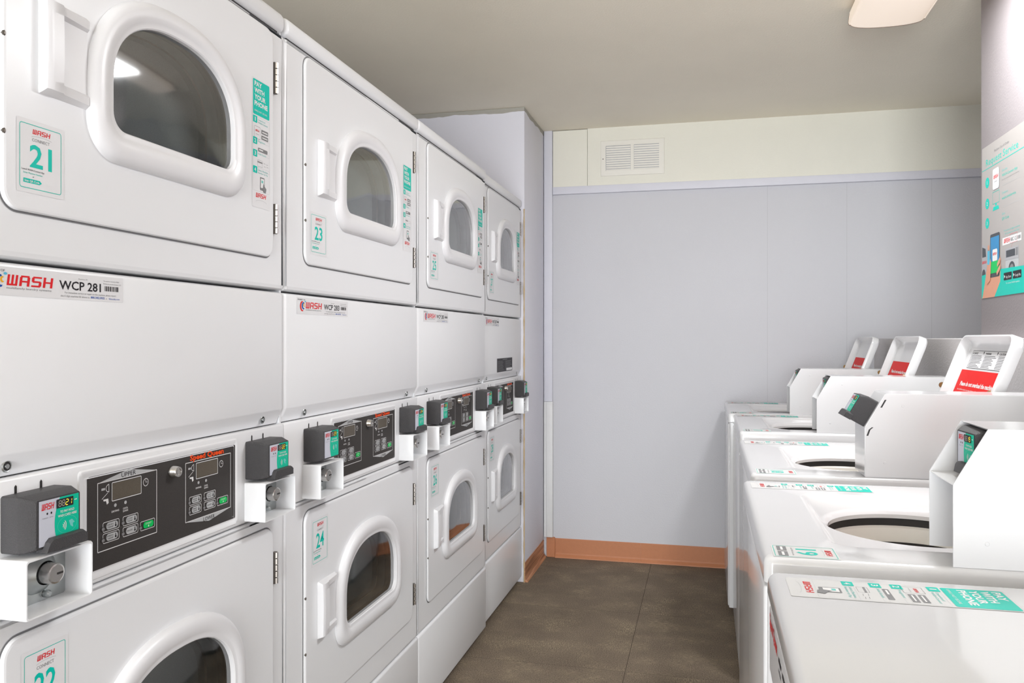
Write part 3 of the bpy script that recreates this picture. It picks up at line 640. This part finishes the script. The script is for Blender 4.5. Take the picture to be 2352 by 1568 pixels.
def tub_mesh(b):
    rr, ell, Z, B0 = tub_outline(b)
    b.loft([Z(ell(HR + .001), .884), Z(ell(HR + .006), .882), Z(ell(HR + .006), .868)], 'dark'); b.loft([Z(ell(HR + .006), .868), Z(ell(HR + .002), .864), Z(ell(HR + .0), .836)], 'tub_metal')
    b.loft([Z(ell(HR), .836), Z(ell(HR - .002), .835), Z(ell(HR - .001), .828)], 'dark')
    b.loft([Z(ell(HR - .001), .828), Z(ell(HR - .008), .830), Z(ell(HR - .013), .827), Z(ell(HR - .014), .823), Z(ell(HR - .022), .820), Z(ell(HR - .024), .81), Z(ell(HR - .006), .79), Z(ell(HR - .006), .5), Z(ell(.05), .48)], 'cream_plastic', cap1=True)
    def f(r, z): return [(HC[0] + r * math.cos(2 * PI * i / 16), HC[1] + r * math.sin(2 * PI * i / 16), z) for i in range(16)]
    b.loft([f(.075, .49), f(.05, .55), f(.035, .68), f(.02, .70)], 'cream_plastic', cap1=True)
# meter case profile (y depth from front, z)
MC0, MC1 = .562, .692                     # local x of the case
def profile(y0): return [(y0, ZT + .0005), (y0, 1.0365), (y0 + .0465, 1.119), (.705, 1.119), (.705, ZT + .0005)]
def case_mesh(b, hood):
    y0 = .266
    P = profile(y0); t = .0022
    def plate(x0, x1, Q):
        b.loft([[(x0, y, z) for y, z in Q], [(x1, y, z) for y, z in Q]], 'enamel_washer', cap0=True, cap1=True, smooth=False)
    if not hood:
        bm = MB(); b2 = bmesh.new()
        va = [b2.verts.new((MC0, y, z)) for y, z in P]; vb = [b2.verts.new((MC1, y, z)) for y, z in P]
        b2.faces.new(va); b2.faces.new(vb[::-1])
        for i in range(5): b2.faces.new((va[i], vb[i], vb[(i + 1) % 5], va[(i + 1) % 5]))
        bmesh.ops.recalc_face_normals(b2, faces=b2.faces[:]); bmesh.ops.bevel(b2, geom=b2.edges[:], offset=.0018, segments=2, affect='EDGES'); b.bm(b2, 'enamel_washer', True)
    else:
        plate(MC1 - t, MC1, P[::-1]); plate(MC0, MC0 + t, P[::-1])
        i0, i1 = MC0 + t, MC1 - t
        # inner body set back between the side plates
        Q = [(y0 + .050, ZT + .0005), (y0 + .050, 1.033), (y0 + .0015, 1.0345), (y0 + .001, 1.0365), (y0 + .072, 1.040), (y0 + .080, 1.112), (y0 + .049, 1.1165), (y0 + .0465, 1.119), (.705, 1.119), (.705, ZT + .0005)]
        b.loft([[(i0, y, z) for y, z in Q], [(i1, y, z) for y, z in Q]], 'enamel_washer', smooth=False)
        b.box(i0, i1, y0 + .0485, y0 + .051, .965, .9662, 'shade_seam')
    for (yy, zz) in ((y0 + .045, .952), (y0 + .085, 1.09), (y0 + .30, .96)):
        f = lambda r, x: [(x, yy + r * math.cos(k * PI / 6), zz + r * math.sin(k * PI / 6)) for k in range(12)]
        b.loft([f(.0035, MC1 - .0001), f(.0028, MC1 + .0007)], 'enamel_washer', cap1=True)
def lid_frame():
    a = math.radians(20.5)
    return Vector((0, BY1 + .004, .922)), Vector((1, 0, 0)), Vector((0, math.sin(a), math.cos(a))), Vector((0, -math.cos(a), math.sin(a)))
LX0, LX1, LH = .118, .545, .362
def lid_mesh(b):
    O_, U, V, N = lid_frame()
    P = lambda L_, n_: [tuple(O_ + U * u + V * v + N * n_) for u, v in L_]
    R_ = lambda g, r: rrect(LX0 + g, LX1 - g, g, LH - g, r, 40)
    b.loft([P(R_(.012, .03), -.025), P(R_(.004, .036), -.0235), P(R_(0, .038), -.018), P(R_(0, .038), .004), P(R_(.002, .036), .008), P(R_(.006, .033), .008), P(R_(.009, .03), .004),
            P(R_(.016, .026), -.010), P(R_(.022, .024), -.016), P(R_(.03, .02), -.018)], 'enamel_washer', cap0=True, cap1=True)
def red_notice(parent):
    O_, U, V, N = lid_frame(); d = Decal(O_ + N * (-.018), U, V, N); x0, x1 = LX0 + .036, LX1 - .034
    d.rect(x0, x1, .045, .262, 'notice_red', 0); w_ = x1 - x0
    d.text('Please do not overload the machines.', x0 + .1 * w_, .214, .013, 'ink_white', 1, w=.80 * w_, bold=2)
    d.text('An overfilled machine can cause damage and keeps clothes from rinsing clean.', x0 + .08 * w_, .200, .005, 'ink_white', 1, w=.78 * w_)
    d.arc((x0 + x1) / 2, .09, .055, .06, 0, 2 * PI, .010, 'paper', 1, 24)
    for q in (-1, 1): d.rect((x0 + x1) / 2 + q * .09 - .006, (x0 + x1) / 2 + q * .09 + .006, .06, .12, 'paper', 1, .004)
    d.rect((x0 + x1) / 2 - .012, (x0 + x1) / 2 + .012, .06, .11, 'paper', 1, .008)
    return d.build('overload_notice', parent, 'notice')
def care_label(parent):
    O_, U, V, N = lid_frame(); d = Decal(O_ + N * (-.018), U, V, N); x0, x1 = LX0 + .07, LX1 - .03
    d.rect(x0, x1, .268, .322, 'paper', 0); d.frame(x0, x1, .268, .322, .0012, 'ink_black', 1, .001); random.seed(5)
    for c_ in range(3):
        a = x0 + .006 + c_ * (x1 - x0) / 3; d.text(('CARE', 'WARNING', 'CAUTION')[c_], a, .311, .006, 'ink_black', 1, w=.045, bold=1)
        for k in range(9): d.rect(a, a + random.uniform(.06, .095), .306 - k * .0042, .3072 - k * .0042, 'ink_black', 1)
        d.poly([(a + .088, .319), (a + .097, .319), (a + .0925, .31)], 'ink_black', 1)
    return d.build('care_label', parent)

def make_washer(x, yfar, num, hood, reader, label, care=False, width=WW, wid=None, dz=0):
    R = empty('top_load_washer', (x, yfar, 0), -PI / 2, width / WW, label, 'washing machine', 'top-loading washers on the right')
    def cab(b):
        q = rrect(.004, WW - .004, .005, .70, .008, 24)
        b.loft([[(x, y, z) for x, y in q] for z in (.035, .8735)], 'enamel_washer', cap0=True)
    part('cabinet', R, 'wcab', cab)
    part('front_panel', R, 'wfp', lambda b: b.box(.014, WW - .014, 0, .01, .04, .868, 'enamel_washer', .006, 3))
    for i, (fx, fy) in enumerate(((.05, .05), (WW - .05, .05), (.05, .65), (WW - .05, .65))):
        part('foot', R, 'foot%d' % i, lambda b: b.loft([[(fx + r * math.cos(t * PI / 6), fy + r * math.sin(t * PI / 6), z) for t in range(12)] for r, z in ((.022, 0), (.024, .012), (.012, .018), (.012, .04))], 'dark', cap0=True, cap1=True))
    part('top_panel', R, 'wtop', top_mesh); part('wash_tub', R, 'wtub', tub_mesh)
    L_ = part('lid', R, 'lid', lid_mesh)
    red_notice(L_)
    if care: care_label(L_)
    O_, U, V, N = lid_frame()
    for j, u in enumerate((LX0 - .001, LX1 - .014)):
        def bump(b):
            c0 = O_ + U * u + V * .2 + N * .006
            A = [[tuple(c0 + U * (k * s_ - .0) + V * (r * math.cos(t * PI / 6)) + N * (r * math.sin(t * PI / 6))) for t in range(12)] for k, r in ((0, .009), (.006, .009), (.008, .006))] if (s_ := (-1 if j == 0 else 1)) else None
            b.loft(A, 'brass', cap0=True, cap1=True)
        part('lid_bumper', L_, 'bump%d' % j, bump)
    part('meter_case', R, 'case%d' % hood, lambda b: case_mesh(b, hood))
    y0 = .266; a = math.atan2(.0465, .0825)
    if not hood:
        V_ = Vector((0, math.sin(a), math.cos(a))); N_ = Vector((0, -math.cos(a), math.sin(a)))
        O2 = Vector((MC0 + .010, y0, 1.0365)) + V_ * .0 + N_ * .0002
        card_reader(R, O2, (1, 0, 0), V_, N_, .108, .070, .043, num)
        def cuts(b):
            for (q0, q1) in (((y0 + .004, 1.016), (y0 + .009, 1.031)), ((y0 + .009, 1.031), (y0 + .016, 1.037)), ((y0 + .035, 1.085), (y0 + .045, 1.104))):
                (ya, za), (yb, zb) = q0, q1; b.add([(MC1 + .0004, ya, za), (MC1 + .0004, ya + .004, za), (MC1 + .0004, yb + .004, zb), (MC1 + .0004, yb, zb)], [[0, 1, 2, 3]], 'dark')
        part('case_slots', R, 'cuts', cuts)
    else:
        # reader sits down inside the hood, turned a little towards the open end of the row
        yaw = reader; U_ = Vector((math.cos(yaw), math.sin(yaw), 0)); a2 = .0
        Nh = Vector((math.sin(yaw), -math.cos(yaw), 0)); N_ = (Nh * math.cos(a2) + Vector((0, 0, math.sin(a2)))).normalized(); V_ = N_.cross(U_) * 1.0; V_ = V_ if V_.z > 0 else -V_
        O2 = Vector((MC0 + .016, y0 + .0705, 1.0445))
        card_reader(R, O2, U_, V_, N_, .088, .070, .038, num)
    phone_sticker(R, TOPF(.036, .018, ZT), .066, .250, key='wphone', pm='paper_top')
    if num: 
        d = Decal(*TOPF(.622, .0175, ZT)); w_, h_ = .066, .092
        d.rect(-.003, w_ + .003, -.003, h_ + .003, 'paper_top', 0, .002); d.frame(0, w_, 0, h_, .0009, 'ink_teal', 1, .003)
        d.wash(.25 * w_, .84 * h_, .5 * w_, .10 * h_, 'ink_red', 1); d.arc(.5 * w_, .78 * h_, .3 * w_, .03 * h_, .4, PI - .4, .0006, 'ink_pale', 1)
        d.text(num, .5 * w_, .38 * h_, .34 * h_, 'ink_teal', 1, w=.56 * w_, align='c', bold=1)
        d.text('Launch WASH-Connect App', .5 * w_, .29 * h_, .035 * h_, 'ink_grey', 1, w=.7 * w_, align='c')
        for q in (.05, .53): d.rect(q * w_, (q + .42) * w_, .06 * h_, .22 * h_, 'ink_grey', 1, .001); d.rect((q + .06) * w_, (q + .36) * w_, .12 * h_, .16 * h_, 'ink_white', 2)
        d.build('number_sticker', R)
    if width < WW or True:
        pass
    return R
make_washer(.088, 1.988, '19', True, .06, 'white top-load washer with sticker 19 and the largest open tub')
make_washer(.110, 2.783, '18', False, 0, 'white top-load washer whose black card reader juts out in front', care=True)
make_washer(.121, 3.730, '17', True, .03, 'white top-load washer between the one with the jutting reader and the farthest one')
make_washer(.100, 4.455, '16', True, .03, 'farthest white top-load washer, next to the back wall')

# front-loading machine nearest the camera (only its flat top and a sliver of its front show)
def make_front_loader():
    R = empty('front_load_washer', (.087, 1.220, 0), -PI / 2, 1, 'white washer with a flat closed top in the lower right corner, nearest the camera', 'washing machine')
    part('cabinet', R, None, lambda b: b.box(.004, WW - .004, .008, .70, .035, .873, 'enamel_washer', .008, 3))
    part('top_panel', R, None, lambda b: b.box(0, WW, 0, .705, .872, ZT, 'enamel_washer', .015, 5))
    for fx, fy in ((.05, .06), (WW - .05, .06), (.05, .65), (WW - .05, .65)):
        part('foot', R, 'foot_f%g%g' % (fx, fy), lambda b: b.loft([[(fx + r * math.cos(t * PI / 6), fy + r * math.sin(t * PI / 6), z) for t in range(12)] for r, z in ((.022, 0), (.024, .012), (.012, .018), (.012, .04))], 'dark', cap0=True, cap1=True))
    cp = part('control_panel', R, None, lambda b: b.box(.01, WW - .01, .003, .012, .775, .868, 'plastic_white', .003, 2))
    d = Decal(*FR(0, 0, .003)); d.text('Speed Queen', .02, .843, .018, 'ink_red', 1, w=.12, bold=2)
    for k in range(6): d.rect(.16 + .05 * k, .195 + .05 * k, .845, .851, 'ink_black', 1); d.rect(.16 + .05 * k, .19 + .05 * k, .832, .836, 'ink_grey', 1)
    d.rect(.25, .42, .79, .822, 'panel_black', 1, .004); d.build('panel_print', cp)
    number_sticker(R, FR(.025, .69, .008), .07, .10, '20')
    phone_sticker(R, TOPF(.036, .026, ZT), .079, .268, pm='paper_top')
    f = lambda r, y: [(.35 + r * math.cos(t * PI / 20), y, .47 + r * math.sin(t * PI / 20)) for t in range(40)]
    dr = part('door', R, None, lambda b: b.loft([f(.225, .008), f(.222, -.012), f(.20, -.02), f(.165, -.018), f(.155, -.004)], 'plastic_white'))
    part('door_window', dr, None, lambda b: b.loft([f(.156, -.004), f(.12, .0), f(.05, .003)], 'drum_grey', cap1=True))
make_front_loader()

# ------------------------------------------------------------------ room
YB, ZC, XR, XL = 4.5364, 2.446, 1.75, -1.72
YF = -6.4
b = MB(); b.box(XL - .1, XR + .1, YF - .1, YB + .1, -.06, 0, 'carpet'); struct('floor', b)
b = MB(); b.box(XL - .1, XR + .1, YF - .1, YB + .1, ZC, ZC + .06, 'ceiling_paint'); struct('ceiling', b)
b = MB(); b.box(XL - .1, XR + .1, YB, YB + .1, 0, ZC, 'wall_paint'); struct('wall_back', b)
b = MB(); b.box(XL - .1, XL, YF, YB, 0, ZC, 'wall_paint'); struct('wall_left', b)
b = MB(); b.box(XL - .1, XR + .1, YF - .1, YF, 0, ZC, 'wall_paint'); struct('wall_front', b)
b = MB(); b.box(XR, XR + .1, YF, YB, 0, ZC, 'wall_paint'); struct('wall_outer', b)
b = MB(); b.box(XL, -.905, 4.023, YB, 0, ZC, 'column_paint', .003, 2); struct('wall_corner', b)
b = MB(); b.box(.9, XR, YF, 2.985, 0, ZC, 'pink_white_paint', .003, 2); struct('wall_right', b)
b = MB(); b.box(.8625, .9, YF, 2.985, 0, 1.2535, 'grey_paint', .002, 1); b.box(.8625, XR, 2.985, YB, 0, 1.2535, 'grey_paint', .002, 1); struct('wall_chase', b)
# cream band and ledge over the back wall
b = MB(); b.box(-.6500, XR, YB - .012, YB, 2.121, ZC, 'cream_paint'); struct('trim_1', b)
b = MB(); b.box(-.8500, -.6515, YB - .014, YB, 2.121, ZC - .004, 'cream_paint', .001, 1); struct('trim_2', b)
b = MB(); b.box(-.8500, XR, YB - .022, YB, 2.078, 2.1205, 'lavender_trim', .002, 2); struct('trim_3', b)
# corner boards
b = MB(); b.box(-.902, -.853, YB - .016, YB, .893, ZC, 'lavender_trim', .002, 2); struct('trim_4', b)
b = MB(); b.box(-.888, -.850, YB - .024, YB, .116, .892, 'white_wood', .002, 2); b.box(-.902, -.8885, YB - .018, YB, .116, .892, 'white_wood', .001, 1); struct('trim_5', b)
# caulk bead at the end of the dryer row
b = MB()
zz = [0.0 + 1.92 * i / 60 for i in range(61)]; random.seed(9)
b.loft([[(-.906 + r * math.cos(t * PI / 3), 4.0195 + r * math.sin(t * PI / 3), z) for t in range(6)] for z, r in ((z, random.uniform(.0022, .0045)) for z in zz)], 'caulk', cap0=True, cap1=True); struct('trim_6', b)
# baseboards
def baseprof(h, t=.004): return [(0, 0), (.018, 0), (.0165, .005), (.011, .012), (.0065, .018), (t, .026), (t, h - .003), (t - .001, h), (0, h)]
b = MB(); pr = baseprof(.1085)
for (xa, xc) in ((-.838, -.352), (-.3515, 1.0)):
    b.loft([[(xx, YB - y, z) for y, z in pr] for xx in (xa, xc)], 'vinyl_orange', cap0=True, cap1=True, smooth=False)
b.box(-.888, -.8385, YB - .012, YB, 0, .114, 'vinyl_orange', .002, 1)
struct('baseboard_back', b)
b = MB(); b.loft([[(-.905 + y, yy, z) for y, z in baseprof(.10)] for yy in (4.025, 4.515)], 'woodgrain', cap0=True, cap1=True, smooth=False); struct('baseboard_left', b)

# air vent
def vent():
    R = empty('air_vent', (-.398, YB - .012, 2.27), 0, 1, 'white louvred air vent in the cream band above the ledge of the back wall', 'vent')
    w_, h_ = .178, .100
    def fr(b):
        lp = lambda x0, x1, z0, z1, y: [(x, y, z) for x, z in ((x0, z0), (x1, z0), (x1, z1), (x0, z1))]
        b.loft([lp(-w_, w_, -h_, h_, 0), lp(-w_ + .003, w_ - .003, -h_ + .003, h_ - .003, -.004), lp(-w_ + .030, w_ - .030, -h_ + .030, h_ - .030, -.0045)], 'cream_plastic', smooth=False)
        b.box(-.009, .009, -.0046, -.001, -h_ + .028, h_ - .028, 'cream_plastic')
        for s_ in (-1, 1): b.box(s_ * (w_ - .02) - .028 + (.0 if s_ < 0 else .0), s_ * (w_ - .02) + .028, -.0046, -.0015, -h_ + .03, h_ - .03, 'cream_plastic') if False else None
    part('grille_frame', R, None, fr)
    part('duct', R, None, lambda b: b.box(-w_ + .02, w_ - .02, -.0012, 0, -h_ + .02, h_ - .02, 'van_grey'))
    for s_ in (0, 1):
        for k in range(11):
            z = h_ - .036 - k * (2 * h_ - .066) / 10.4; x0, x1 = ((-w_ + .032, -.010), (.010, w_ - .030))[s_]
            part('louvre', R, 'louv%d_%d' % (s_, k), lambda b: b.loft([[(x, y, zz_) for y, zz_ in ((-.0045, z + .003), (-.0050, z + .002), (-.0022, z - .0062), (-.0012, z - .0052))] for x in (x0, x1)], 'cream_plastic', cap0=True, cap1=True, smooth=False))
    part('screw', R, None, lambda b: b.box(-w_ + .012, -w_ + .017, -.0055, -.004, -.005, 0, 'dark'))
vent()

# ceiling light
def light():
    R = empty('ceiling_light', (.63, 2.45, 2.446), 0, 1, 'warm glowing fluorescent ceiling light with a ribbed curved lens, cut by the top edge', 'lamp')
    HW, Y0, Y1 = .128, -.59, .645
    def pan(b): b.box(-HW + .012, HW - .012, Y0, Y1 + .012, -.020, 0, 'light_pan', .003, 2)
    part('base_pan', R, None, pan)
    prof = [(-HW + .004, -.018), (-HW, -.055), (-HW + .003, -.062)] + [(HW * .95 * math.sin(a * PI / 28), -.062 - .018 * (1 - abs(a / 13) ** 2.2)) for a in range(-13, 14)] + [(HW - .003, -.062), (HW, -.055), (HW - .004, -.018)]
    part('lens', R, None, lambda b: b.loft([[(x, yy, z) for x, z in prof] for yy in (Y0, Y1)], 'lamp_lens', closed=False))
    for yy, k in ((Y0, -1), (Y1, 1)):
        part('end_cap', R, 'endcap%d' % k, lambda b: b.loft([[(x, yy, z) for x, z in prof], [(x * 1.005, yy + k * .006, z - .001) for x, z in prof]], 'light_pan', cap0=True, cap1=True, smooth=False))
light()

# service poster on the right wall
def poster():
    d = Decal((.9, 2.972, 0), (0, -1, 0), (0, 0, 1), (-1, 0, 0)); d.base = .0006
    w_ = .385; Z0, Z1 = 1.386, 1.884; T = 'ink_teal'
    d.rect(0, w_, Z0, Z1, 'paper_poster', 0)
    d.text('Machine Out of Order', .116, 1.849, .0085, 'ink_grey', 1, w=.13); d.text('Request Service', .039, 1.8185, .0225, T, 1, w=.28)
    d.line([(0, 1.8085), (w_, 1.8085)], .0022, T, 1)
    for i, zc in enumerate((1.7625, 1.694, 1.630)):
        d.ell(.052, zc, .0185, .0175, T, 1, 24); d.text(str(i + 1), .052, zc - .006, .012, 'ink_white', 2, align='c', bold=1)
    d.rect(.105, .163, 1.7265, 1.794, 'ink_grey', 1, .008); d.rect(.103, .160, 1.729, 1.795, 'ink_white', 2, .008); d.wash(.111, 1.763, .042, .011, 'ink_red', 3); d.text('CONNECT', .131, 1.751, .004, 'ink_grey', 3, w=.03, align='c')
    d.frame(.101, .163, 1.683, 1.722, .0015, T, 1, .002); d.rect(.126, .138, 1.676, 1.683, T, 1); d.poly([(.103, 1.662), (.161, 1.662), (.154, 1.674), (.110, 1.674)], T, 1)
    for a, z, h, s_, ww, m in ((.185, 1.772, .008, 'Use the', .046, 'ink_teal_pale'), (.185, 1.756, .009, 'WASH-Connect App', .127, T), (.185, 1.745, .003, 'Scan, tap or type to request service right now', .14, 'ink_grey'),
                              (.185, 1.702, .008, 'Create at', .05, 'ink_teal_pale'), (.185, 1.685, .009, 'wash.com/service', .115, T), (.185, 1.637, .008, 'Scan', .026, 'ink_teal_pale'), (.185, 1.621, .009, 'QR Code', .06, T),
                              (.202, 1.583, .006, 'Find your 6-digit machine', .13, 'ink_teal_pale'), (.210, 1.573, .006, 'ID number on the label', .115, 'ink_teal_pale')):
        d.text(s_, a, z, h, m, 1, w=ww)
    for z in (1.728, 1.661): d.line([(.185, z), (.33, z)], .0007, 'ink_pale', 1)
    # label and washer drawing
    d.rect(.19, .343, 1.541, 1.564, 'ink_white', 1); d.wash(.203, 1.547, .048, .013, 'ink_red', 2); d.text('ABC 123', .257, 1.547, .012, 'ink_black', 2, w=.052)
    for k in range(6): d.rect(.315 + .0042 * k, .317 + .0042 * k, 1.547, 1.558, 'ink_black', 2)
    d.frame(.253, .313, 1.542, 1.569, .0007, 'ink_red', 3, .001); d.line([(.275, 1.542), (.262, 1.527)], .0006, 'ink_red', 1)
    d.rect(.216, .322, 1.455, 1.5, 'ink_pale', 1); d.rect(.214, .322, 1.492, 1.528, 'van_grey', 2); d.rect(.222, .295, 1.501, 1.522, 'poster_dark', 3); d.rect(.300, .316, 1.501, 1.524, 'ink_grey', 3)
    d.ell(.268, 1.464, .026, .022, 'poster_dark', 2, 20); d.ell(.268, 1.464, .016, .014, 'ink_grey', 3, 20)
    # van, technician, teal foot, hand with phone
    d.poly([(0, 1.462), (.062, 1.475), (.062, 1.535), (.045, 1.555), (0, 1.566)], 'van_grey', 1); d.poly([(.004, 1.522), (.04, 1.522), (.036, 1.548), (.004, 1.556)], 'poster_dark', 2); d.wash(.004, 1.500, .04, .009, 'ink_red', 2); d.ell(.018, 1.466, .016, .016, 'poster_dark', 2)
    d.ell(.064, 1.549, .007, .009, 'skin', 3); d.poly([(.054, 1.478), (.075, 1.478), (.076, 1.538), (.054, 1.538)], 'ink_sky', 2)
    d.poly([(0, Z0), (w_, Z0), (w_, 1.464), (.18, 1.470), (.0, 1.462)], T, 3.5)
    d.poly([(.006, Z0), (.120, Z0), (.150, 1.412), (.172, 1.432), (.176, 1.50), (.165, 1.515), (.15, 1.50), (.08, 1.49), (.055, 1.495), (.045, 1.47), (.028, 1.43)], 'skin', 4)
    d.rect(.082, .168, 1.449, 1.588, 'poster_dark', 5, .007); d.rect(.087, .163, 1.462, 1.578, 'poster_blue', 6); d.rect(.087, .163, 1.462, 1.500, 'ink_green', 7)
    d.rect(.105, .149, 1.500, 1.538, 'ink_white', 8, .006); d.wash(.110, 1.519, .034, .008, 'ink_red', 9)
    d.poly([(.150, 1.478), (.172, 1.490), (.178, 1.500), (.172, 1.507), (.160, 1.500), (.148, 1.488)], 'skin', 10); d.poly([(.148, 1.452), (.176, 1.470), (.180, 1.480), (.172, 1.484), (.155, 1.472), (.142, 1.462)], 'skin', 10); d.poly([(.055, 1.43), (.085, 1.44), (.094, 1.50), (.086, 1.512), (.076, 1.49), (.06, 1.47)], 'skin', 10)
    for a, s_ in ((.203, 'App Store'), (.279, 'Google Play')):
        d.rect(a, a + .067, 1.432, 1.455, 'ink_black', 5, .003); d.text(s_, a + .018, 1.438, .008, 'ink_white', 6, w=.044); d.poly([(a + .004, 1.438), (a + .013, 1.4435), (a + .004, 1.449)], 'ink_white', 6)
    d.text('To receive WASH updates', .222, 1.420, .0045, 'ink_white', 5, w=.11)
    o = d.build('service_poster'); tag(o, 'teal and white service request poster on the right wall above the washers', 'poster')
    # paper thickness
    v = o.data
poster()
